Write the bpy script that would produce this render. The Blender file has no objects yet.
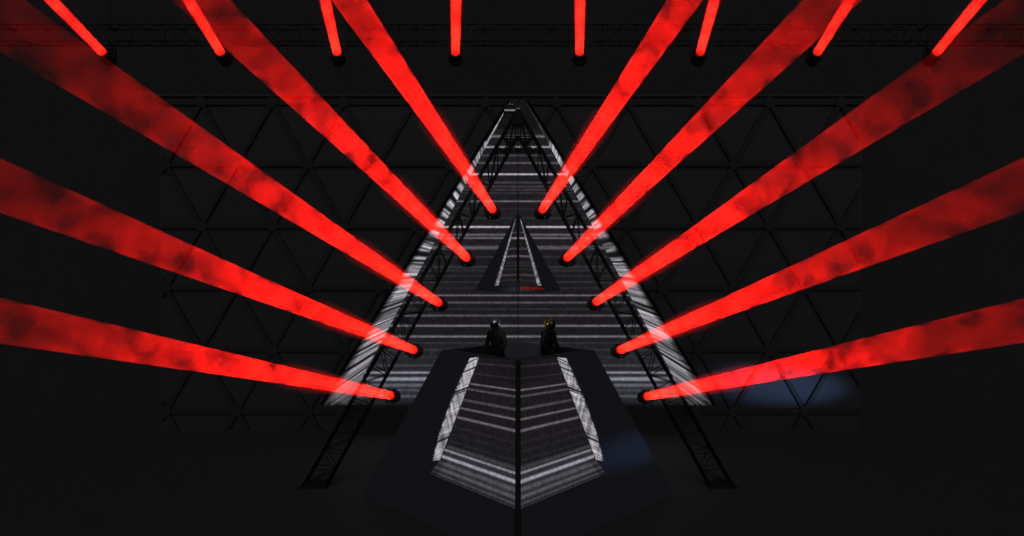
import bpy, bmesh, math, random
from mathutils import Vector, Matrix, Quaternion

R = random.Random(7)
sc = bpy.context.scene
COL = sc.collection
F, CX, CY, H = 700.0, 518.0, 262.0, 7.0        # focal length (px), vanishing point (px), eye height (m)


def P(px, py, d):
    """the place that stands at distance d along the sight line measured at px, py"""
    return Vector(((px - CX) * d / F, d, H - (py - CY) * d / F))


def lin(v):
    v = max(0.0, v) / 255.0
    return v / 12.92 if v <= 0.04045 else ((v + 0.055) / 1.055) ** 2.4


# ------------------------------------------------------------------ materials
def mat(name, color, rough=0.6, metal=0.0, spec=0.5, noise=0.0, scale=8.0, bump=0.0):
    m = bpy.data.materials.new(name)
    m.use_nodes = True
    nt = m.node_tree
    b = nt.nodes['Principled BSDF']
    b.inputs['Base Color'].default_value = (*color, 1)
    b.inputs['Roughness'].default_value = rough
    b.inputs['Metallic'].default_value = metal
    b.inputs['Specular IOR Level'].default_value = spec
    tc = nt.nodes.new('ShaderNodeTexCoord')
    nz = nt.nodes.new('ShaderNodeTexNoise')
    nz.inputs['Scale'].default_value = scale
    nz.inputs['Detail'].default_value = 4
    nt.links.new(tc.outputs['Object'], nz.inputs['Vector'])
    mr = nt.nodes.new('ShaderNodeMapRange')
    mr.inputs['To Min'].default_value = max(0.02, rough - 0.1)
    mr.inputs['To Max'].default_value = min(1, rough + 0.1)
    nt.links.new(nz.outputs['Fac'], mr.inputs['Value'])
    nt.links.new(mr.outputs['Result'], b.inputs['Roughness'])
    if noise:
        cr = nt.nodes.new('ShaderNodeValToRGB')
        cr.color_ramp.elements[0].color = (*[c * (1 - noise) for c in color], 1)
        cr.color_ramp.elements[1].color = (*[min(1, c * (1 + noise)) for c in color], 1)
        nt.links.new(nz.outputs['Fac'], cr.inputs['Fac'])
        nt.links.new(cr.outputs['Color'], b.inputs['Base Color'])
    if bump:
        bp = nt.nodes.new('ShaderNodeBump')
        bp.inputs['Strength'].default_value = bump
        bp.inputs['Distance'].default_value = 0.02
        nt.links.new(nz.outputs['Fac'], bp.inputs['Height'])
        nt.links.new(bp.outputs['Normal'], b.inputs['Normal'])
    return m


def screen_mat(name, gain):
    """an LED screen: the picture on it is a per-diode level stored with the screen, broken up by a fine diode grain"""
    m = bpy.data.materials.new(name)
    m.use_nodes = True
    nt = m.node_tree
    b = nt.nodes['Principled BSDF']
    b.inputs['Base Color'].default_value = (0.008, 0.008, 0.009, 1)
    b.inputs['Roughness'].default_value = 0.5
    b.inputs['Specular IOR Level'].default_value = 0.0
    at = nt.nodes.new('ShaderNodeAttribute')
    at.attribute_name = 'picture'
    geo = nt.nodes.new('ShaderNodeNewGeometry')
    nz = nt.nodes.new('ShaderNodeTexNoise')
    nz.inputs['Scale'].default_value = 9.0
    nz.inputs['Detail'].default_value = 3
    mr = nt.nodes.new('ShaderNodeMapRange')
    mr.inputs['From Min'].default_value = 0.3
    mr.inputs['From Max'].default_value = 0.7
    mr.inputs['To Min'].default_value = 0.72 * gain
    mr.inputs['To Max'].default_value = 1.28 * gain
    nt.links.new(geo.outputs['Position'], nz.inputs['Vector'])
    nt.links.new(nz.outputs['Fac'], mr.inputs['Value'])
    nt.links.new(at.outputs['Color'], b.inputs['Emission Color'])
    nt.links.new(mr.outputs['Result'], b.inputs['Emission Strength'])
    return m


def glow_mat(name, color, strength):
    m = bpy.data.materials.new(name)
    m.use_nodes = True
    b = m.node_tree.nodes['Principled BSDF']
    b.inputs['Base Color'].default_value = (0.02, 0.02, 0.02, 1)
    b.inputs['Emission Color'].default_value = (*color, 1)
    b.inputs['Emission Strength'].default_value = strength
    return m


def beam_mat(name, density, r0, k, length, tint=0.97):
    """haze standing in the path of a lamp: scatters the lamp's light, denser and thinner in drifting clouds"""
    m = bpy.data.materials.new(name)
    m.use_nodes = True
    nt = m.node_tree
    nt.nodes.remove(nt.nodes['Principled BSDF'])
    out = nt.nodes['Material Output']
    L = nt.links.new
    vs = nt.nodes.new('ShaderNodeVolumeScatter')
    vs.inputs['Color'].default_value = (1, 1, 1, 1)
    vs.inputs['Anisotropy'].default_value = 0.0
    geo = nt.nodes.new('ShaderNodeNewGeometry')
    nz = nt.nodes.new('ShaderNodeTexNoise')
    nz.inputs['Scale'].default_value = 2.2
    nz.inputs['Detail'].default_value = 2.5
    nz.inputs['Roughness'].default_value = 0.55
    L(geo.outputs['Position'], nz.inputs['Vector'])
    mr = nt.nodes.new('ShaderNodeMapRange')
    mr.inputs['From Min'].default_value = 0.38
    mr.inputs['From Max'].default_value = 0.64
    mr.inputs['To Min'].default_value = 0.12 * density
    mr.inputs['To Max'].default_value = 1.6 * density
    L(nz.outputs['Fac'], mr.inputs['Value'])
    # haze density raised at the skin to imitate the beam's bright rims
    tc = nt.nodes.new('ShaderNodeTexCoord')
    sx = nt.nodes.new('ShaderNodeSeparateXYZ')
    L(tc.outputs['Object'], sx.inputs[0])

    def mth(op, a, b=None):
        n = nt.nodes.new('ShaderNodeMath')
        n.operation = op
        for i, v in enumerate((a, b)):
            if v is None:
                continue
            if isinstance(v, (int, float)):
                n.inputs[i].default_value = v
            else:
                L(v, n.inputs[i])
        return n.outputs[0]
    rr = mth('SQRT', mth('ADD', mth('MULTIPLY', sx.outputs[0], sx.outputs[0]), mth('MULTIPLY', sx.outputs[1], sx.outputs[1])))
    rad = mth('ADD', mth('MULTIPLY', sx.outputs[2], k), r0)
    q = mth('DIVIDE', rr, rad)
    rim = mth('ADD', mth('MULTIPLY', mth('POWER', q, 10.0), 5.5), 0.42)
    sy = nt.nodes.new('ShaderNodeSeparateXYZ')
    L(geo.outputs['Position'], sy.inputs[0])
    my = nt.nodes.new('ShaderNodeMapRange')
    my.inputs['From Min'].default_value = 6.3
    my.inputs['From Max'].default_value = 14.0
    my.inputs['To Min'].default_value = 0.06
    my.inputs['To Max'].default_value = 1.0
    L(sy.outputs[1], my.inputs['Value'])
    mz = nt.nodes.new('ShaderNodeMapRange')
    mz.inputs['From Min'].default_value = 0.0
    mz.inputs['From Max'].default_value = 0.38 * length
    mz.inputs['To Min'].default_value = 0.42
    mz.inputs['To Max'].default_value = 1.0
    L(sx.outputs[2], mz.inputs['Value'])
    thin = mth('MULTIPLY', mth('POWER', my.outputs['Result'], 1.3), mz.outputs['Result'])
    L(mth('MULTIPLY', mth('MULTIPLY', mr.outputs['Result'], rim), thin), vs.inputs['Density'])
    L(vs.outputs[0], out.inputs['Volume'])
    tr = nt.nodes.new('ShaderNodeBsdfTransparent')
    rgb = nt.nodes.new('ShaderNodeRGB')
    rgb.outputs[0].default_value = (tint, tint, tint, 1)
    L(rgb.outputs[0], tr.inputs['Color'])
    L(tr.outputs[0], out.inputs['Surface'])
    m.cycles.volume_sampling = 'EQUIANGULAR'
    return m


M_floor = mat('black_stage_floor', (0.072, 0.072, 0.072), 0.75, spec=0.15, noise=0.08, scale=1.5)
M_wall = mat('black_drape', (0.052, 0.052, 0.053), 0.95, spec=0.05, noise=0.06, scale=0.8)
M_panel = mat('charcoal_panel', (0.052, 0.051, 0.058), 0.5, spec=0.15, noise=0.08, scale=0.4)
M_strut = mat('matte_black_strut', (0.040, 0.040, 0.042), 0.7, spec=0.2)
M_truss = mat('black_truss_metal', (0.022, 0.022, 0.024), 0.6, metal=0.0, spec=0.15)
M_rig = mat('rig_metal', (0.045, 0.045, 0.046), 0.7, spec=0.1)
M_case = mat('black_case', (0.068, 0.070, 0.088), 0.6, spec=0.08, noise=0.05, scale=1.2)
M_seam = mat('seam_black', (0.012, 0.012, 0.014), 0.7, spec=0.2)
M_lamp = mat('lamp_body_black', (0.032, 0.032, 0.034), 0.55, spec=0.2)
M_suit = mat('black_leather', (0.012, 0.012, 0.013), 0.6, spec=0.15, scale=30, bump=0.15)
M_silver = mat('polished_silver', (0.8, 0.81, 0.83), 0.36, metal=1.0, scale=20)
M_gold = mat('polished_gold', (0.95, 0.8, 0.05), 0.36, metal=1.0, scale=20)
M_visor = mat('black_visor', (0.006, 0.006, 0.008), 0.08, spec=0.6)
M_skin = mat('glove_black', (0.012, 0.012, 0.012), 0.6, spec=0.3)
M_screen = screen_mat('led_screen', 1.0)
M_lens = glow_mat('red_lamp_lens', (1.0, 0.012, 0.004), 0.25)


M_screen.cycles.emission_sampling = 'NONE'
M_lens.cycles.emission_sampling = 'NONE'


# ------------------------------------------------------------------ mesh helpers
def obj(name, bm, m, parent=None, smooth=False):
    me = bpy.data.meshes.new(name)
    bmesh.ops.recalc_face_normals(bm, faces=bm.faces)
    bm.to_mesh(me)
    bm.free()
    if smooth:
        for p in me.polygons:
            p.use_smooth = True
    o = bpy.data.objects.new(name, me)
    o.data.materials.append(m)
    COL.objects.link(o)
    if parent is not None:
        o.parent = parent
    return o


def tag(o, label=None, cat=None, group=None, kind=None):
    if label:
        o['label'] = label
    if cat:
        o['category'] = cat
    if group:
        o['group'] = group
    if kind:
        o['kind'] = kind
    return o


def thing(name, label, cat, loc=(0, 0, 0), group=None):
    o = bpy.data.objects.new(name, None)
    o.location = loc
    o.empty_display_size = 0.2
    COL.objects.link(o)
    return tag(o, label, cat, group)


def box(bm, lo, hi, mtx=None, bev=0.0):
    g = bmesh.ops.create_cube(bm, size=1.0)
    vs = g['verts']
    lo, hi = Vector(lo), Vector(hi)
    for v in vs:
        v.co = Vector(((lo[i] + hi[i]) / 2 + v.co[i] * (hi[i] - lo[i]) for i in range(3)))
    if bev:
        es = list({e for v in vs for e in v.link_edges})
        r = bmesh.ops.bevel(bm, geom=es, offset=bev, segments=2, affect='EDGES', profile=0.5)
        vs = list({v for f in r['faces'] for v in f.verts} | {v for v in vs if v.is_valid})
    if mtx is not None:
        for v in vs:
            v.co = mtx @ v.co


def tube(bm, a, b, r, n=8, r2=None):
    a, b = Vector(a), Vector(b)
    d = b - a
    L = d.length
    if L < 1e-6:
        return
    q = d.to_track_quat('Z', 'Y').to_matrix().to_4x4()
    bmesh.ops.create_cone(bm, cap_ends=True, segments=n, radius1=r, radius2=r if r2 is None else r2, depth=L,
                          matrix=Matrix.Translation((a + b) / 2) @ q)


def lathe(bm, prof, n=24, mtx=None, cap=True):
    rings = []
    for (r, z) in prof:
        ring = []
        for i in range(n):
            t = 2 * math.pi * i / n
            v = Vector((r * math.cos(t), r * math.sin(t), z))
            ring.append(bm.verts.new(mtx @ v if mtx is not None else v))
        rings.append(ring)
    for a, b in zip(rings, rings[1:]):
        for i in range(n):
            bm.faces.new((a[i], a[(i + 1) % n], b[(i + 1) % n], b[i]))
    if cap:
        bm.faces.new(rings[0][::-1])
        bm.faces.new(rings[-1])


def prism(bm, pts, off):
    """closed solid between a polygon and the same polygon moved by off"""
    a = [bm.verts.new(p) for p in pts]
    b = [bm.verts.new(Vector(p) + Vector(off)) for p in pts]
    bm.faces.new(a)
    bm.faces.new(b[::-1])
    n = len(pts)
    for i in range(n):
        bm.faces.new((a[i], b[i], b[(i + 1) % n], a[(i + 1) % n]))


def loft(bm, rings):
    """closed solid through rings of equal length"""
    vr = [[bm.verts.new(p) for p in r] for r in rings]
    n = len(vr[0])
    for a, b in zip(vr, vr[1:]):
        for i in range(n):
            bm.faces.new((a[i], a[(i + 1) % n], b[(i + 1) % n], b[i]))
    bm.faces.new(vr[0][::-1])
    bm.faces.new(vr[-1])


def grid_screen(name, rows, ncol, level, parent, thick, back):
    """a screen: rows = list of (left point, right point); level(u, k) -> linear rgb; back = direction the casing goes"""
    bm = bmesh.new()
    lay = bm.verts.layers.float_color.new('picture')
    vr = []
    for k, (a, b) in enumerate(rows):
        line = []
        for j in range(ncol + 1):
            u = j / ncol
            v = bm.verts.new(a.lerp(b, u))
            c = level(u, k)
            v[lay] = (c[0], c[1], c[2], 1)
            line.append(v)
        vr.append(line)
    for a, b in zip(vr, vr[1:]):
        for j in range(ncol):
            bm.faces.new((a[j], a[j + 1], b[j + 1], b[j]))
    # closed casing behind, black
    back = Vector(back).normalized() * thick
    rim = vr[0] + [r[-1] for r in vr[1:]] + vr[-1][-2::-1] + [r[0] for r in vr[-2:0:-1]]
    r0 = [bm.verts.new(v.co) for v in rim]
    r1 = [bm.verts.new(v.co + back) for v in rim]
    for v in r0 + r1:
        v[lay] = (0, 0, 0, 1)
    n = len(rim)
    for i in range(n):
        bm.faces.new((r0[i], r0[(i + 1) % n], r1[(i + 1) % n], r1[i]))
    bm.faces.new(r1)
    bmesh.ops.remove_doubles(bm, verts=[], dist=0)
    return obj(name, bm, M_screen, parent)


# ------------------------------------------------------------------ setting
bm = bmesh.new(); box(bm, (-70, -12, -0.3), (70, 31, 0)); tag(obj('floor', bm, M_floor), kind='structure')
bm = bmesh.new(); box(bm, (-70, 31, -0.3), (70, 31.4, 45)); tag(obj('wall_back', bm, M_wall), kind='structure')

# the panelled lattice wall
DW = 29.2
x0, x1 = P(160, 0, DW).x, P(862, 0, DW).x
ztop = P(0, 97, DW).z
bm = bmesh.new(); box(bm, (x0, DW, 0), (x1, DW + 0.25, ztop)); tag(obj('wall_panelled', bm, M_panel), kind='structure')
bm = bmesh.new(); box(bm, (x0 - 0.1, DW - 0.12, ztop), (x1 + 0.1, DW + 0.3, ztop + 0.07)); tag(obj('trim_1', bm, M_case), kind='structure')

lat = thing('lattice_frame', 'black triangular lattice frame of struts fixed across the panelled back wall', 'lattice', (0, DW - 0.06, 0))
S_PX, ROW = 71.0, 61.7
segs = []
rows_y = [411 - ROW * i for i in range(0, 6)]
def clip(a, b):
    # clip a pixel segment to the wall's rectangle
    (ax, ay), (bx, by) = a, b
    t0, t1 = 0.0, 1.0
    for p_, q_ in ((-(bx - ax), ax - 161), ((bx - ax), 861 - ax), (-(by - ay), ay - 98), ((by - ay), 430 - ay)):
        if abs(p_) < 1e-9:
            if q_ < 0:
                return None
            continue
        t = q_ / p_
        if p_ < 0:
            t0 = max(t0, t)
        else:
            t1 = min(t1, t)
    if t0 >= t1:
        return None
    return ((ax + t0 * (bx - ax), ay + t0 * (by - ay)), (ax + t1 * (bx - ax), ay + t1 * (by - ay)))
def lattice_strut(name, c, w, dep):
    a, b = P(*c[0], DW - 0.06), P(*c[1], DW - 0.06)
    bm = bmesh.new()
    ang = math.atan2((b - a).x, (b - a).z)
    box(bm, (-w, -dep, 0), (w, dep, (b - a).length), Matrix.Translation(a) @ Matrix.Rotation(ang, 4, 'Y'))
    obj(name, bm, M_strut, lat)


for i, y in enumerate(rows_y):
    c = clip((100, y), (950, y))
    if c:
        lattice_strut('horizontal_strut', c, 0.1, 0.045)
base_y = 411 + ROW
for j in range(-16, 17):
    vx = 734 - S_PX * 2 + S_PX * 0.5 + j * S_PX
    for s_ in (-1, 1):
        c = clip((vx, base_y), (vx + s_ * S_PX / 2 * 8, base_y - ROW * 8))
        if c:
            lattice_strut('diagonal_strut', c, 0.09, 0.05)
for i, y in enumerate(rows_y):
    for j in range(-7, 8):
        vx = 734 + j * S_PX + (0.5 * S_PX if i % 2 else 0) - S_PX * 2
        if 165 < vx < 857 and 98 < y < 428:
            a = P(vx, y, DW - 0.06)
            bm = bmesh.new()
            bmesh.ops.create_cone(bm, cap_ends=True, segments=6, radius1=0.24, radius2=0.24, depth=0.13,
                                  matrix=Matrix.Translation((a.x, DW - 0.075, a.z)) @ Matrix.Rotation(math.pi / 2, 4, 'X'))
            obj('node_plate', bm, M_strut, lat)
lat.location = (0, 0, 0)

# ------------------------------------------------------------------ the big LED triangle
DB = 28.6
YA, YB = 100.0, 405.0
led = thing('led_screen', 'huge triangular LED wall of white horizontal lines with hatched side strips, behind the truss', 'screen', (0, DB, 0))


def inner_off(y):
    return 0.537 * (y - 87.0)


BIG = [  # y, half thickness, level
    (136.4, 1.1, 105), (147.0, 0.8, 150), (155.5, 0.6, 65), (163, 0.7, 88), (174.3, 0.7, 185), (182.6, .7, 66), (186.5, .7, 64), (189.8, .6, 60), (193, .6, 52),
    (201.3, .7, 104), (209, .6, 42), (218, .8, 46), (227, .8, 185), (234.8, 1.0, 92), (238.0, .8, 100), (247.7, 1.7, 84), (257, .8, 44), (267, 1.2, 50),
    (270.5, .8, 46), (276, .6, 42), (282, .8, 46), (288, .6, 40), (295.4, .7, 100), (302.6, .9, 78), (309, .6, 46), (315.6, .9, 80), (325.8, .9, 108), (336.5, 1.0, 108),
    (343, .6, 50), (350, .7, 54), (357, .6, 50), (365.5, 1.0, 62), (372.6, 1.0, 130), (379, 1.8, 132), (385.2, 1.5, 92), (390.2, 1.0, 72), (396.4, 1.2, 80), (401, .8, 50)]


def stripes(tab, y, base):
    v = base
    for (yc, h, lv) in tab:
        d = abs(y - yc)
        w = 1.0 if d < h * 0.5 else max(0.0, 1 - (d - h * 0.5) / (h * 0.9 + 0.35))
        if w > 0:
            v = max(v, base + (lv - base) * w)
    return v


def big_base(y):
    if y < 130:
        return 19
    if y < 250:
        return 29
    if y < 340:
        return 27
    return 32 + (y - 340) / 60 * 16


def smoothnoise(seed):
    rr = random.Random(seed)
    tab = [rr.random() for _ in range(4096)]

    def f(x):
        i = math.floor(x)
        t = x - i
        t = t * t * (3 - 2 * t)
        return tab[i % 4096] * (1 - t) + tab[(i + 1) % 4096] * t
    return f


N1, N2, N3, N4 = smoothnoise(1), smoothnoise(2), smoothnoise(3), smoothnoise(4)

ys = [YA + 0.6 * i for i in range(int((YB - YA) / 0.6) + 1)]
rows = [(P(CX - inner_off(y), y, DB), P(CX + inner_off(y), y, DB)) for y in ys]


def big_level(u, k):
    y = ys[k]
    v = stripes(BIG, y, big_base(y))
    x = (u - 0.5) * 2 * inner_off(y)
    v *= 0.93 + 0.14 * N1(x * 0.11 + y * 3.1)
    if abs(x) < 0.7 and y < 215:
        v *= 0.72
    if y > 396:
        v *= 1 - (y - 396) / 18
    l = lin(v)
    blue = min(1, max(0, (y - 330) / 60))
    return (l * (1.0 - 0.08 * blue), l * (0.90 + 0.07 * blue), l * (1.05 + 0.12 * blue))


front = grid_screen('front_screen', rows, 72, big_level, led, 0.2, (0, 1, 0))

GAPS = [(168, 1.2), (178, 1.4), (186, 1.3), (194, 1.6), (202, 1.6), (211, 1.7), (220.5, 1.8), (230.5, 2.2), (241, 2.4), (254.5, 3.0), (261, 1.2),
        (277, 1.0), (301, 1.6), (306, 1.4), (318, 0.8), (338, 1.2), (352, 2.0), (366, 1.2)]
for s in (-1, 1):
    yw = [101 + 0.5 * i for i in range(int((YB - 101) / 0.5) + 1)]
    wr = []
    for y in yw:
        a = P(CX + s * inner_off(y), y, DB)
        sfac = 1 + 0.27 * max(0, y - 100) / 300
        b = Vector((a.x, DB / sfac, a.z))
        # the lower edge of the wing rises toward its front
        wr.append((a, b, sfac))
    # trim: the front edge may not pass under the line y = 405 as measured at the wing's foot
    rows = []
    for (a, b, sf) in wr:
        lim = None
        yb = CY + (H - b.z) * F / b.y
        if yb > YB + 0.5 and a.z < H:
            d = (H - a.z) * F / (YB + 0.5 - CY)
            b = Vector((a.x, max(b.y, min(DB - 0.02, d)), a.z))
        rows.append((a, b))

    def wing_level(u, k, s=s):
        y = yw[k]
        g = 1.0
        for (yc, h) in GAPS:
            d = abs(y - yc - (0.8 if s > 0 else 0))
            if d < h:
                g = min(g, 0.16 + 0.5 * (d / h) ** 2)
        st = 0.35 + 0.75 * N2(y * 1.7 + u * 0.9 + s * 50) ** 1.3 + 0.55 * (N3(y * 0.63 + u * 1.4 + s * 90) - 0.4)
        st += 0.5 * max(0, N4(y * 2.3 + u * 3.0 + s * 31) - 0.55)
        v = 168 * st * g
        if y < 145:
            v = (165 if u < 0.55 else 40) * g * (0.7 + 0.5 * N2(y)) if s < 0 else 46 * (0.6 + N2(y))
        if y > 360:
            v *= 1 - (y - 360) / 48 * 0.62
        edge = 0.82 + 0.18 * N3(y * 0.45 + 13 * s)
        if u > edge:
            v *= 0.35
        elif u > edge - 0.12:
            v *= 0.7
        l = lin(min(v, 215))
        return (l, l * 0.95, l * 1.04)
    grid_screen('side_screen', rows, 22, wing_level, led, 0.12, (s, 0, 0.3))

# cap light and foot of the LED wall
bm = bmesh.new()
a = P(503, 103, DB - 0.2)
prism(bm, [P(501.5, 112.2, DB - .3), P(519, 112.2, DB - .3), P(518.5, 104.5, DB - .3), P(506, 104.5, DB - .3)], (0, 0.5, 0))
cap = obj('top_cap', bm, M_strut, led)
bm = bmesh.new()
lay = bm.verts.layers.float_color.new('picture')
for (xa, xb, ya, yb, lv) in ((504.3, 516, 109.4, 110.8, 120), (509, 514, 103.9, 104.5, 60), (516.5, 520, 107.6, 108.8, 70)):
    n0 = len(bm.verts)
    prism(bm, [P(xa, yb, DB - .36), P(xb, yb, DB - .36), P(xb, ya, DB - .36), P(xa, ya, DB - .36)], (0, 0.04, 0))
    bm.verts.ensure_lookup_table()
    for v in bm.verts[n0:]:
        v[lay] = (lin(lv),) * 3 + (1,)
obj('light_strip', bm, M_screen, cap)
bm = bmesh.new()
zf = P(0, YB, DB).z
box(bm, (P(CX - inner_off(YB), 0, DB).x - 0.4, DB - 0.15, 0), (P(CX + inner_off(YB), 0, DB).x + 0.4, DB + 0.45, zf - 0.005), bev=0.02)
obj('plinth', bm, M_wall, led)
led.location = (0, 0, 0)

# ------------------------------------------------------------------ trusses
DT = 22.0


def lattice(bm, A, B, n, r=0.016, cross=True):
    """zig-zag bracing between two chords A->B (each a pair of ends)"""
    for i in range(n):
        t0, t1 = i / n, (i + 1) / n
        a0, a1 = A[0].lerp(A[1], t0), A[0].lerp(A[1], t1)
        b0, b1 = B[0].lerp(B[1], t0), B[0].lerp(B[1], t1)
        if i % 2 == 0 or cross:
            tube(bm, a0, b1, r, 6)
        if i % 2 == 1 or cross:
            tube(bm, b0, a1, r, 6)
        tube(bm, a0, b0, r, 6)


def out_off(y):
    return 0.567 * (y - 109)


def in_off(y):
    return 0.545 * (y - 135)


yfoot = CY + H * F / DT
af = thing('truss', 'black A-shaped lattice truss straddling the LED wall, carrying ten spotlights', 'truss')
for s in (-1, 1):
    ch = []
    for dz in (-0.22, 0.22):
        A = [P(CX + s * out_off(112), 112, DT), P(CX + s * out_off(yfoot), yfoot, DT)]
        B = [P(CX + s * in_off(140), 140, DT), P(CX + s * in_off(yfoot), yfoot, DT)]
        for c in A + B:
            c.y += dz
        for c in (A[1], B[1]):
            c.z = 0.03
        ch.append((A, B))
    for (A, B) in ch:
        for c, r in ((A, 0.042), (B, 0.042)):
            bm = bmesh.new(); tube(bm, c[0], c[1], r * 0.88, 10); obj('chord', bm, M_truss, af, True)
    bm = bmesh.new()
    lattice(bm, ch[0][0], ch[0][1], 22, cross=False)
    lattice(bm, ch[1][0], ch[1][1], 22, cross=False)
    lattice(bm, ch[0][0], ch[1][0], 22, cross=False)
    lattice(bm, ch[0][1], ch[1][1], 22, cross=False)
    obj('bracing', bm, M_truss, af)
    bm = bmesh.new()
    xf = (ch[0][0][1].x + ch[0][1][1].x) / 2
    box(bm, (xf - 0.45, DT - 0.42, 0), (xf + 0.45, DT + 0.42, 0.035), bev=0.01)
    obj('base_plate', bm, M_truss, af)
# apex block and the crossed tie below it
bm = bmesh.new()
prism(bm, [P(512, 124, DT - .26), P(524, 124, DT - .26), P(520.5, 110.5, DT - .26), P(515.5, 110.5, DT - .26)], (0, 0.52, 0))
obj('apex_block', bm, M_truss, af)
bm = bmesh.new()
for dz in (-0.22, 0.22):
    q = lambda x, y: P(x, y, DT) + Vector((0, dz, 0))
    for y in (137.5, 151):
        o = out_off(y) - 1
        tube(bm, q(CX - o, y), q(CX + o, y), 0.024, 8)
    for xa, xb in ((-15, 0), (0, 15)):
        tube(bm, q(CX + xa, 137.5), q(CX + xb, 151), 0.022, 6)
        tube(bm, q(CX + xb, 137.5), q(CX + xa, 151), 0.022, 6)
    tube(bm, q(CX, 137.5), q(CX, 151), 0.018, 6)
obj('cross_tie', bm, M_truss, af)

# the overhead truss
DO = 20.6
ot = thing('overhead_truss', 'long straight black lattice truss hanging level above the stage', 'truss')
zc, hh = P(0, 35, DO).z, 0.24
cs = []
for dy in (-hh, hh):
    for dz in (-hh, hh):
        c = (Vector((-15.5, DO + dy, zc + dz)), Vector((15.5, DO + dy, zc + dz)))
        cs.append(c)
        bm = bmesh.new(); tube(bm, c[0], c[1], 0.026, 10); obj('chord', bm, M_rig, ot, True)
bm = bmesh.new()
lattice(bm, cs[0], cs[1], 62, 0.013, False); lattice(bm, cs[2], cs[3], 62, 0.013, False)
lattice(bm, cs[0], cs[2], 62, 0.013, False); lattice(bm, cs[1], cs[3], 62, 0.013, False)
obj('bracing', bm, M_rig, ot)
for xx in (-12, -4, 4, 12):
    bm = bmesh.new(); tube(bm, (xx, DO, zc + hh), (xx, DO, 26), 0.015, 6); tube(bm, (xx, DO - hh, zc + hh), (xx, DO + hh, zc + hh), 0.03, 6)
    obj('hoist_cable', bm, M_rig, ot)

# ------------------------------------------------------------------ spotlights with their beams
LR = 0.12          # lens radius


def beam_mesh(r0, k, length):
    bm = bmesh.new()
    n = 14
    lathe(bm, [(r0 + k * length * i / n, length * i / n) for i in range(n + 1)], 40)
    me = bpy.data.meshes.new('light_beam')
    bmesh.ops.recalc_face_normals(bm, faces=bm.faces)
    bm.to_mesh(me)
    bm.free()
    for p in me.polygons:
        p.use_smooth = len(p.vertices) == 4
    return me


def head_mesh():
    bm = bmesh.new()
    lathe(bm, [(0.07, -0.47), (0.13, -0.46), (0.165, -0.40), (0.175, -0.25), (0.165, -0.1), (0.165, -0.085), (0.16, 0.0), (0.125, 0.012), (0.124, -0.015), (0.05, -0.02)], 28)
    for i in range(5):
        z = -0.40 + i * 0.045
        lathe(bm, [(0.168, z), (0.183, z + 0.008), (0.183, z + 0.018), (0.168, z + 0.026)], 28)
    me = bpy.data.meshes.new('head')
    bmesh.ops.recalc_face_normals(bm, faces=bm.faces)
    bm.to_mesh(me); bm.free()
    me.materials.append(M_lamp)
    return me


def lens_mesh():
    bm = bmesh.new()
    lathe(bm, [(0.122, -0.012), (0.119, 0.002), (0.08, 0.012), (0.03, 0.016)], 28)
    me = bpy.data.meshes.new('lens')
    bmesh.ops.recalc_face_normals(bm, faces=bm.faces)
    bm.to_mesh(me); bm.free()
    me.materials.append(M_lens)
    return me


HEAD, LENS = head_mesh(), lens_mesh()


def link(name, me, parent, mtx):
    o = bpy.data.objects.new(name, me)
    COL.objects.link(o)
    o.parent = parent
    o.matrix_local = mtx
    return o


def glow_mesh(ln):
    bm = bmesh.new()
    lathe(bm, [(0.1, 0.06), (0.26, 0.12), (0.40, 0.3), (0.45, 0.8), (0.46 + KB * ln * 0.6, ln * 0.6), (0.4, ln * 0.85), (0.2, ln)], 24)
    me = bpy.data.meshes.new('haze')
    bmesh.ops.recalc_face_normals(bm, faces=bm.faces)
    bm.to_mesh(me); bm.free()
    m = bpy.data.materials.new('thin_haze')
    m.use_nodes = True
    nt = m.node_tree
    nt.nodes.remove(nt.nodes['Principled BSDF'])
    hv = nt.nodes.new('ShaderNodeVolumeScatter')
    hv.inputs['Color'].default_value = (1, 1, 1, 1)
    tc = nt.nodes.new('ShaderNodeTexCoord')
    sx = nt.nodes.new('ShaderNodeSeparateXYZ')
    mr = nt.nodes.new('ShaderNodeMapRange')
    mr.inputs['From Min'].default_value = 0.0
    mr.inputs['From Max'].default_value = ln
    mr.inputs['To Min'].default_value = 0.035
    mr.inputs['To Max'].default_value = 0.0
    nt.links.new(tc.outputs['Object'], sx.inputs[0])
    nt.links.new(sx.outputs[2], mr.inputs['Value'])
    nt.links.new(mr.outputs['Result'], hv.inputs['Density'])
    nt.links.new(hv.outputs[0], nt.nodes['Material Output'].inputs['Volume'])
    m.cycles.volume_sampling = 'EQUIANGULAR'
    me.materials.append(m)
    return me


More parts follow.
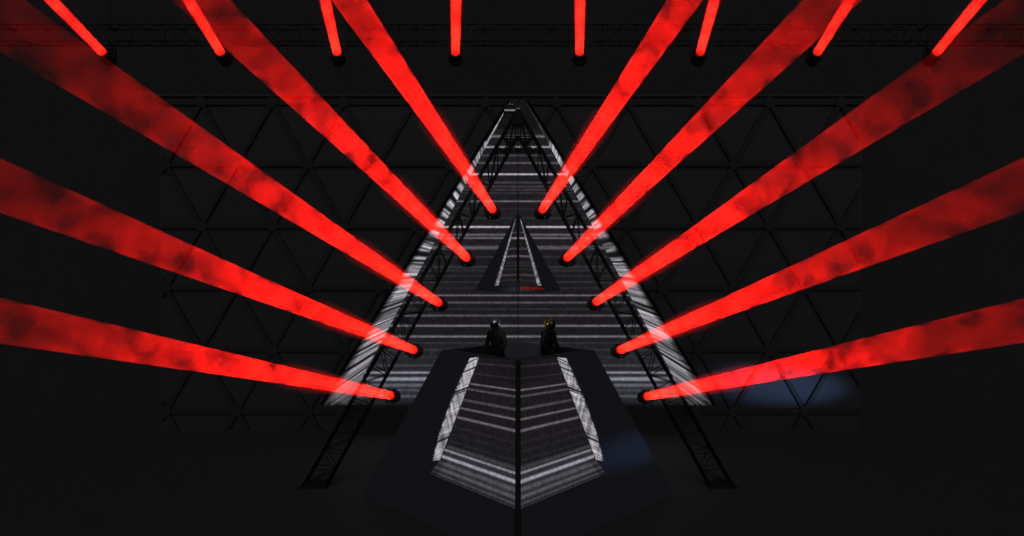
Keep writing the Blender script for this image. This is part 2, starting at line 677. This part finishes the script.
def spotlight(lens, direction, mount, label, group, bmesh_, bmaterial, power, spread, yoke_len):
    """mount: unit direction from head to whatever carries it, in world space"""
    d = Vector(direction).normalized()
    t = thing('spotlight', label, 'spotlight', lens, group)
    aim = d.to_track_quat('Z', 'Y').to_matrix().to_4x4()
    link('head', HEAD, t, aim)
    link('lens', LENS, t, aim)
    piv = -d * 0.22
    m = Vector(mount).normalized()
    m = (m - d * m.dot(d)).normalized() if abs(m.dot(d)) > 0.15 else m
    axis = m.cross(d).normalized()
    bm = bmesh.new()
    for s in (-1, 1):
        a = piv + axis * s * 0.205
        mt = Matrix.Translation(a)
        rot = Matrix((axis, m.cross(axis).normalized(), m)).transposed().to_4x4()
        box(bm, (-0.016, -0.05, -0.06), (0.016, 0.05, yoke_len), mt @ rot, 0.006)
        tube(bm, a - axis * s * 0.04, a + axis * s * 0.025, 0.045, 12)
    rot = Matrix((axis, m.cross(axis).normalized(), m)).transposed().to_4x4()
    box(bm, (-0.221, -0.055, yoke_len - 0.02), (0.221, 0.055, yoke_len + 0.02), Matrix.Translation(piv) @ rot, 0.006)
    obj('yoke', bm, M_lamp, t)
    bm = bmesh.new()
    box(bm, (-0.15, -0.12, yoke_len + 0.022), (0.15, 0.12, yoke_len + 0.10), Matrix.Translation(piv) @ rot, 0.012)
    bs = obj('base', bm, M_lamp, t)
    for s in (-1, 1):
        bm = bmesh.new()
        box(bm, (s * 0.09 - 0.02, -0.03, yoke_len + 0.10), (s * 0.09 + 0.02, 0.03, yoke_len + 0.17), Matrix.Translation(piv) @ rot, 0.006)
        obj('clamp', bm, M_truss, bs)
    b = link('light_beam', bmesh_, t, Matrix.Translation(d * 0.03) @ aim)
    tag(b, 'red beam of light in the haze')
    g = link('haze', GLOW1 if bmesh_ is B1 else GLOW2, b, Matrix.Translation((0, 0, -0.03)))
    tag(g, 'soft red glow round the beam', kind='stuff')
    ld = bpy.data.lights.new('lamp', 'AREA')
    ld.shape = 'DISK'
    ld.size = LR * 2
    ld.energy = power
    ld.color = (1.0, 0.0075, 0.0035)
    ld.spread = spread
    lo = bpy.data.objects.new('lamp', ld)
    COL.objects.link(lo)
    lo.parent = t
    lo.matrix_local = Matrix.Translation(d * 0.025) @ (-d).to_track_quat('Z', 'Y').to_matrix().to_4x4()
    return t


KB = 0.0112
BL = 18.6
GLOW1, GLOW2 = glow_mesh(7.0), glow_mesh(2.6)
B1 = beam_mesh(0.122, KB, BL)
B1.materials.append(beam_mat('hazy_beam', 0.05, 0.122, KB, BL))
LAMPS = [((493, 210), (542, 210)), ((467, 258), (567, 258)), ((439, 303), (596, 302)), ((414, 350), (620, 350)), ((391, 395.5), (647, 396.5))]
ORD = ['topmost of five', 'second from the top', 'third from the top', 'fourth from the top', 'lowest of five']
AIM = {-1: [(132, 178), (136, 178), (132, 178), (132, 181.5), (132, 183)], 1: [(132, 178), (137, 178), (132, 178), (132, 183.6), (132, 187)]}
POW = 190.0
for i, (l, r) in enumerate(LAMPS):
    for s, p in ((-1, l), (1, r)):
        lens = P(p[0], p[1], DT - 0.45)
        spotlight(lens, (s * AIM[s][i][0], -700.0, AIM[s][i][1]), (s, 0.35, 0.0),
                  'red spotlight on the truss leg at the %s of the stage, %s' % ('left' if s < 0 else 'right', ORD[i]),
                  'red spotlights on the A-shaped truss', B1, B1.materials[0], POW, math.radians(5), 0.2)

KT = 0.006
B2 = beam_mesh(0.122, KT, 9.0)
B2.materials.append(beam_mat('overhead_hazy_beam', 0.06, 0.122, KT, 9.0))
TOP = [(103, 56, 51.5), (221, 56, 188.5), (337, 56, 325), (455.5, 56, 456), (579.5, 56, 580), (700, 56, 714.5), (817, 56, 850), (936, 56, 980)]
WH = ['first', 'second', 'third', 'fourth', 'fifth', 'sixth', 'seventh', 'eighth']
for i, (px, py, ex) in enumerate(TOP):
    a = P(px, py - 3, DO - 0.35)
    b = P(ex, 0, DO - 2.3)
    spotlight(a, b - a, (0, 0.3, 1), 'red spotlight hung under the overhead truss, %s counting from the left' % WH[i],
              'red spotlights under the overhead truss', B2, B2.materials[0], POW, math.radians(5), 0.2)

# ------------------------------------------------------------------ the pyramid booth
DP = 21.0
K = 0.552
ZA = P(0, 212, DP).z
py_ = thing('pyramid_booth', 'black pyramid booth with a gap where two people stand, front corner facing out', 'stage booth', (0, DP, 0))
py_.location = (0, 0, 0)


def rad(z):
    return K * (ZA - z)


def ring(r, z):
    return [Vector((0, DP - r, z)), Vector((r, DP, z)), Vector((0, DP + r, z)), Vector((-r, DP, z))]


z_rim, z_deck = P(0, 350, DP).z, 3.3
bm = bmesh.new()
w = 0.32
outer = [ring(rad(0), 0.0), ring(rad(z_rim), z_rim)]
inner = [ring(rad(z_rim) - w, z_rim), ring(rad(z_deck) - w, z_deck - 0.05)]
rings = [outer[0], outer[1], inner[0], inner[1]]
loft(bm, rings)
obj('base_casing', bm, M_case, py_)
bm = bmesh.new()
r_ = rad(z_deck) - w - 0.01
loft(bm, [ring(r_, z_deck - 0.045), ring(r_, z_deck)])
obj('deck', bm, M_strut, py_)
z_tip = P(0, 290, DP).z
bm = bmesh.new()
loft(bm, [ring(rad(z_tip) - 0.03, z_tip - 0.02), ring(rad(z_tip), z_tip), ring(0.012, ZA - 0.02)])
obj('tip_casing', bm, M_case, py_)
bm = bmesh.new()
tube(bm, (0, DP + rad(z_rim) - 0.16, z_rim - 0.02), (0, DP + rad(z_tip) - 0.15, z_tip + 0.02), 0.012, 8)
obj('tip_post', bm, M_seam, py_)


def face_hit(px, py, s, off=0.02):
    """where the sight line px,py meets the front face of side s, moved out by off along the face"""
    d = P(px, py, 1.0) - Vector((0, 0, H))
    # face plane: |x| + (DP - y) = K (ZA - z)
    n = Vector((s, -1.0, K))
    c = K * ZA - DP + off * n.length
    o = Vector((0, 0, H))
    t = (c - n.dot(o)) / n.dot(d)
    return o + d * t


FR = [(366.8, .8, 50), (378.5, .7, 44), (390.3, .7, 105), (396.7, 1.0, 76), (409.6, 1.2, 72), (419.7, 1.0, 98), (431, 1.3, 98), (443, .8, 36), (452, .8, 34), (461, .8, 36),
      (468.6, 1.0, 60), (473.4, 1.2, 130), (482, 1.9, 150), (490.4, 2.2, 78), (498, 1.8, 82), (504.6, 1.2, 66), (508, 0.8, 44)]
TP = [(224, .5, 40), (232.6, .7, 66), (238.2, .8, 135), (248.5, .8, 62), (256, .8, 92), (262.5, .6, 44), (265.5, .6, 46), (269, .5, 42), (274.6, .8, 62), (280, .6, 44)]


def chev(ys_, w_, s):
    sl = 0.00221 * (ys_ - 328)
    return CX + s * w_, ys_ - sl * w_


def strip_in(y):
    return 38 + 0.382 * (y - 357)


for s in (-1, 1):
    # main screen
    yy = [360.5 + 0.5 * i for i in range(int((510 - 360.5) / 0.5) + 1)]
    rows = []
    for y in yy:
        w_ = 60.0
        for _ in range(12):
            e = chev(y, w_, s)
            lim = strip_in(min(e[1], 458)) + (max(0, e[1] - 458) * 0.75)
            w_ = lim
        e = chev(y, w_, s)
        rows.append((face_hit(CX + s * 2.0, y, s), face_hit(e[0], e[1], s)))

    def fr_level(u, k, s=s):
        y = yy[k]
        base = 27 if y < 466 else 46
        if y > 500:
            base = 46 - (y - 500) * 2.2
        v = stripes(FR, y, base)
        v *= 0.95 + 0.1 * N1(u * 9 + y * 2.7 + 40 * s)
        if y > 484 and u > 0.93:
            v *= 0.75
        if y < 384:
            v *= 0.8 + 0.2 * u
        l = lin(v)
        bl = min(1, max(0, (y - 440) / 50))
        return (l * (1.03 - 0.07 * bl), l * (0.89 + 0.06 * bl), l * (1.03 + 0.1 * bl))
    n_out = Vector((-s, 1, -K))
    grid_screen('front_screen', rows, 30, fr_level, py_, 0.015, n_out)
    # bright strip beside it
    ysn = [357 + 0.5 * i for i in range(int((460 - 357) / 0.5) + 1)]
    rows = []
    for y in ysn:
        wi = strip_in(y) + 0.6
        wd = 10.0 + 2.5 * math.sin(min(1, (y - 357) / 80) * 2.6)
        if y > 435:
            wd -= (y - 435) * 0.12
        rows.append((face_hit(CX + s * wi, y + 2.0 * 0, s, 0.022), face_hit(CX + s * (wi + wd), y + 1.2, s, 0.022)))

    def st_level(u, k, s=s):
        y = ysn[k]
        q = y - u * 4
        st = 0.45 + 0.5 * N2(q * 1.1 + s * 77) + 0.65 * N4((y + u * 22) * 0.8 + 5 * s) + 0.4 * (N3(q * 0.3 + 11 * s) - 0.4)
        v = 138 * st
        for (yc, h) in ((361.5, .6), (371, 1.0), (391.5, 1.2), (394, .8), (441, 1.6)):
            if abs(q + 4 - yc) < h:
                v *= 0.3
        if u > 0.8 + 0.2 * N4(y * 0.7):
            v *= 0.4
        if u < 0.07:
            v *= 0.75
        l = lin(min(v, 190))
        return (l, l * 0.96, l * 1.03)
    grid_screen('side_screen', rows, 12, st_level, py_, 0.017, n_out)
    # tip screen
    yt = [219 + 0.5 * i for i in range(int((285.5 - 219) / 0.5) + 1)]
    rows = []
    for y in yt:
        wi = 2.0 + 0.262 * (y - 219)
        sl = 0.0 if y < 244 else -0.05
        rows.append((face_hit(CX + s * 1.3, y, s), face_hit(CX + s * wi, y - sl * wi, s)))

    def tp_level(u, k, s=s):
        y = yt[k]
        v = stripes(TP, y, 27)
        l = lin(v * (0.95 + 0.1 * N1(u * 5 + y * 2.1)))
        return (l * 1.03, l * 0.89, l * 1.03)
    grid_screen('front_screen', rows, 14, tp_level, py_, 0.015, n_out)
    rows = []
    for y in yt:
        wi = 2.1 + 0.262 * (y - 219)
        wd = 0.9 + 3.3 * (y - 219) / 67
        rows.append((face_hit(CX + s * wi, y, s, 0.022), face_hit(CX + s * (wi + wd), y + 0.4, s, 0.022)))

    def te_level(u, k, s=s):
        y = yt[k]
        v = (120 + 90 * (N2(y * 0.8 + u * 2 + 7 * s) - 0.4)) * (1 if u < 0.8 else 0.6)
        l = lin(v)
        return (l, l * 0.96, l * 1.02)
    grid_screen('side_screen', rows, 6, te_level, py_, 0.017, n_out)

# emissive red bar along the foot of the tip, and the black trim down the front corner
bm = bmesh.new()
lay = bm.verts.layers.float_color.new('picture')
pts = [face_hit(520.5, 289.0, 1), face_hit(545, 289.4, 1), face_hit(541, 287.2, 1), face_hit(520.5, 286.8, 1)]
prism(bm, pts, Vector((-1, 1, -K)).normalized() * 0.015)
for v in bm.verts:
    v[lay] = (lin(105), lin(18), lin(14), 1)
tag(obj('red_bar', bm, M_screen, py_), 'dim red bar')


def corner_trim(name, za, zb, wa, wb):
    bm = bmesh.new()
    rgs = []
    for z, w_ in ((za, wa), (zb, wb)):
        y = DP - rad(z)
        rgs.append([Vector((-w_, y + w_ * 0.9, z)), Vector((-w_ * .8, y - 0.055, z)), Vector((w_ * .8, y - 0.055, z)), Vector((w_, y + w_ * 0.9, z))])
    loft(bm, rgs)
    obj(name, bm, M_seam, py_)


corner_trim('corner_trim', 0.0, z_rim, 0.075, 0.07)
corner_trim('corner_trim', z_tip, ZA - 0.15, 0.05, 0.012)


# ------------------------------------------------------------------ the two people
def person(label, x, y, zfloor, turn, lean, hmat, visor_gold):
    t = thing('person', label, 'person', (x, y, zfloor))
    V, E, Rr = [], [], []

    def add(p, r, parent=None):
        V.append(Vector(p)); Rr.append(r)
        if parent is not None:
            E.append((parent, len(V) - 1))
        return len(V) - 1
    pel = add((0, 0, 0.98), 0.175)
    wst = add((0, -0.01, 1.12), 0.17, pel)
    chs = add((0, -0.03 - lean * .4, 1.30), 0.195, wst)
    shd = add((0, -0.04 - lean * .7, 1.42), 0.14, chs)
    nck = add((0, -0.05 - lean, 1.52), 0.058, shd)
    hd = add((0, -0.07 - lean, 1.62), 0.085, nck)
    hd2 = add((0, -0.07 - lean, 1.70), 0.08, hd)
    for s in (-1, 1):
        hip = add((s * 0.10, 0, 0.92), 0.095, pel)
        kn = add((s * 0.125, -0.02, 0.51), 0.062, hip)
        an = add((s * 0.135, 0.03, 0.09), 0.042, kn)
        he = add((s * 0.14, -0.05, 0.045), 0.045, an)
        add((s * 0.155, -0.19, 0.035), 0.032, he)
        sh = add((s * 0.195, -0.04 - lean * .7, 1.41), 0.092, shd)
        el = add((s * 0.285, -0.06 - lean * .5, 1.13), 0.064, sh)
        wr = add((s * 0.215, -0.27 - lean * .5, 0.99), 0.031, el)
        pm = add((s * 0.20, -0.345 - lean * .5, 0.955), 0.030, wr)
        # four fingers and a thumb
        for f, (dx, ln) in enumerate(((-0.033, 0.068), (-0.011, 0.08), (0.011, 0.076), (0.033, 0.058))):
            a = add((s * 0.20 + dx, -0.375 - lean * .5, 0.953), 0.0105, pm)
            b = add((s * 0.20 + dx * 1.15, -0.375 - ln * .55 - lean * .5, 0.945), 0.0095, a)
            add((s * 0.20 + dx * 1.2, -0.375 - ln * .95 - lean * .5, 0.918), 0.008, b)
        a = add((s * 0.20 - s * 0.042, -0.335 - lean * .5, 0.945), 0.0115, pm)
        add((s * 0.20 - s * 0.064, -0.375 - lean * .5, 0.93), 0.009, a)
    me = bpy.data.meshes.new('body')
    me.from_pydata([tuple(v) for v in V], E, [])
    o = bpy.data.objects.new('body', me)
    COL.objects.link(o)
    o.parent = t
    sk = o.modifiers.new('skin', 'SKIN')
    sk.use_smooth_shade = True
    for i, sv in enumerate(me.skin_vertices[0].data):
        sv.radius = (Rr[i] * (1.12 if i in (wst, chs, shd) else 1), Rr[i] * (0.85 if i in (pel, wst, chs, shd) else 1))
        sv.use_root = (i == pel)
    sub = o.modifiers.new('sub', 'SUBSURF')
    sub.levels = sub.render_levels = 2
    me.materials.append(M_suit)
    # helmet: rounded shell, chin, visor, ear discs
    c = Vector((0, -0.08 - lean, 1.66))
    bm = bmesh.new()
    bmesh.ops.create_uvsphere(bm, u_segments=32, v_segments=20, radius=1)
    for v in bm.verts:
        x_, y_, z_ = v.co
        zz = z_ * (0.17 if z_ > 0 else 0.165)
        fx = 0.128 * (1 if z_ > 0 else 1 - 0.18 * z_ * z_)
        fy = 0.158 * (1 if z_ > -0.2 else 1 - 0.1 * z_ * z_)
        v.co = Vector((x_ * fx, y_ * fy + (0.012 * z_), max(zz, -0.145))) + c
    hl = obj('helmet', bm, hmat, t, True)
    bm = bmesh.new()
    n, mrows = 20, 8
    g0, g1 = [], []
    for off, gg in ((1.035, g0), (0.95, g1)):
        for j in range(mrows + 1):
            row = []
            for i in range(n + 1):
                th = math.radians(-72 + 144 * i / n)
                ph = math.radians((-24 + 46 * j / mrows) if not visor_gold else (-40 + 80 * j / mrows))
                row.append(bm.verts.new(Vector((0.128 * off * math.sin(th) * math.cos(ph), -0.158 * off * math.cos(th) * math.cos(ph), 0.17 * off * math.sin(ph))) + c))
            gg.append(row)
    for gg in (g0, g1):
        for a, b in zip(gg, gg[1:]):
            for i in range(n):
                bm.faces.new((a[i], a[i + 1], b[i + 1], b[i]))
    rim0 = g0[0] + [r[-1] for r in g0[1:]] + g0[-1][-2::-1] + [r[0] for r in g0[-2:0:-1]]
    rim1 = g1[0] + [r[-1] for r in g1[1:]] + g1[-1][-2::-1] + [r[0] for r in g1[-2:0:-1]]
    for i in range(len(rim0)):
        j = (i + 1) % len(rim0)
        bm.faces.new((rim0[i], rim0[j], rim1[j], rim1[i]))
    tag(obj('visor', bm, M_visor, hl, True), 'dark glossy visor')
    bm = bmesh.new()
    for s in (-1, 1):
        tube(bm, c + Vector((s * 0.115, 0.01, 0)), c + Vector((s * 0.142, 0.01, 0)), 0.042, 20)
    obj('ear_disc', bm, hmat, hl, True)
    # jacket collar and belt
    bm = bmesh.new()
    lathe(bm, [(0.10, 1.455), (0.088, 1.51), (0.096, 1.515), (0.11, 1.455)], 20, Matrix.Translation((0, -0.05 - lean * .85, 0)), cap=False)
    obj('collar', bm, M_suit, t, True)
    t.rotation_euler = (0, 0, turn)
    t.scale = (1.12, 1.12, 1.12)
    return t


pa = P(498, 330, DP - 0.2)
pb = P(546.5, 330, DP - 0.2)
person('person in a silver helmet and dark suit standing in the pyramid gap', pa.x, pa.y, z_deck, math.radians(-30), 0.06, M_silver, False)
person('person in a golden helmet and dark suit standing in the pyramid gap', pb.x, pb.y, z_deck, math.radians(50), 0.04, M_gold, True)

# ------------------------------------------------------------------ light
wd = bpy.data.worlds.new('World')
sc.world = wd
wd.use_nodes = True
bg = wd.node_tree.nodes['Background']
bg.inputs[0].default_value = (1, 1, 1.0, 1)
bg.inputs[1].default_value = 0.0053


def light(name, kind, loc, target, energy, color, **kw):
    ld = bpy.data.lights.new(name, kind)
    ld.energy = energy
    ld.color = color
    for k_, v_ in kw.items():
        setattr(ld, k_, v_)
    o = bpy.data.objects.new(name, ld)
    COL.objects.link(o)
    o.location = loc
    o.rotation_euler = (Vector(target) - Vector(loc)).to_track_quat('-Z', 'Y').to_euler()
    return o


light('fill_sun', 'SUN', (0, -10, 20), (0, 20, -1), 0.34, (1, 1, 1), angle=math.radians(70))  # added soft fill that lifts the black surfaces, not a lamp of the hall
o = light('blue_wash', 'SPOT', (15.5, 19, 0.5), P(782, 385, DW), 2600, (0.3, 0.5, 1.0), spot_size=math.radians(34), spot_blend=1.0, shadow_soft_size=0.2)
o.scale = (1.0, 0.3, 1)
o = light('blue_wash', 'SPOT', (13, 9, 4.5), face_hit(636, 449, 1), 1900, (0.3, 0.5, 1.0), spot_size=math.radians(16), spot_blend=1.0, shadow_soft_size=0.2)
o.scale = (1.2, 0.28, 1)
light('glint_spot', 'SPOT', (0.1, 6, 11), P(520, 324, 21), 3200, (1, 1, 1), spot_size=math.radians(7), spot_blend=0.6, shadow_soft_size=0.25)  # added to put glints on the helmets, no such lamp is known

# ------------------------------------------------------------------ camera and colour
cd = bpy.data.cameras.new('camera')
cam = bpy.data.objects.new('camera', cd)
COL.objects.link(cam)
cam.location = (0, 0, H)
cam.rotation_euler = (math.radians(90), 0, 0)
cd.sensor_fit = 'HORIZONTAL'
cd.sensor_width = 36
cd.lens = 36 * F / 1024
cd.shift_x = -(CX - 512) / 1024
cd.shift_y = (CY - 268) / 1024
cd.clip_end = 300
sc.camera = cam
sc.view_settings.view_transform = 'Standard'
sc.view_settings.look = 'None'
sc.view_settings.gamma = 1
sc.view_settings.exposure = 0
sc.view_settings.use_curve_mapping = False
cy = sc.cycles
cy.use_denoising = True
cy.denoising_input_passes = 'RGB'
cy.use_adaptive_sampling = False
cy.sample_clamp_direct = 30.0
cy.sample_clamp_indirect = 1.0
cy.caustics_reflective = False
cy.caustics_refractive = False
cy.volume_bounces = 0
cy.diffuse_bounces = 0
cy.glossy_bounces = 0
cy.transparent_max_bounces = 40
cy.volume_step_rate = 0.6
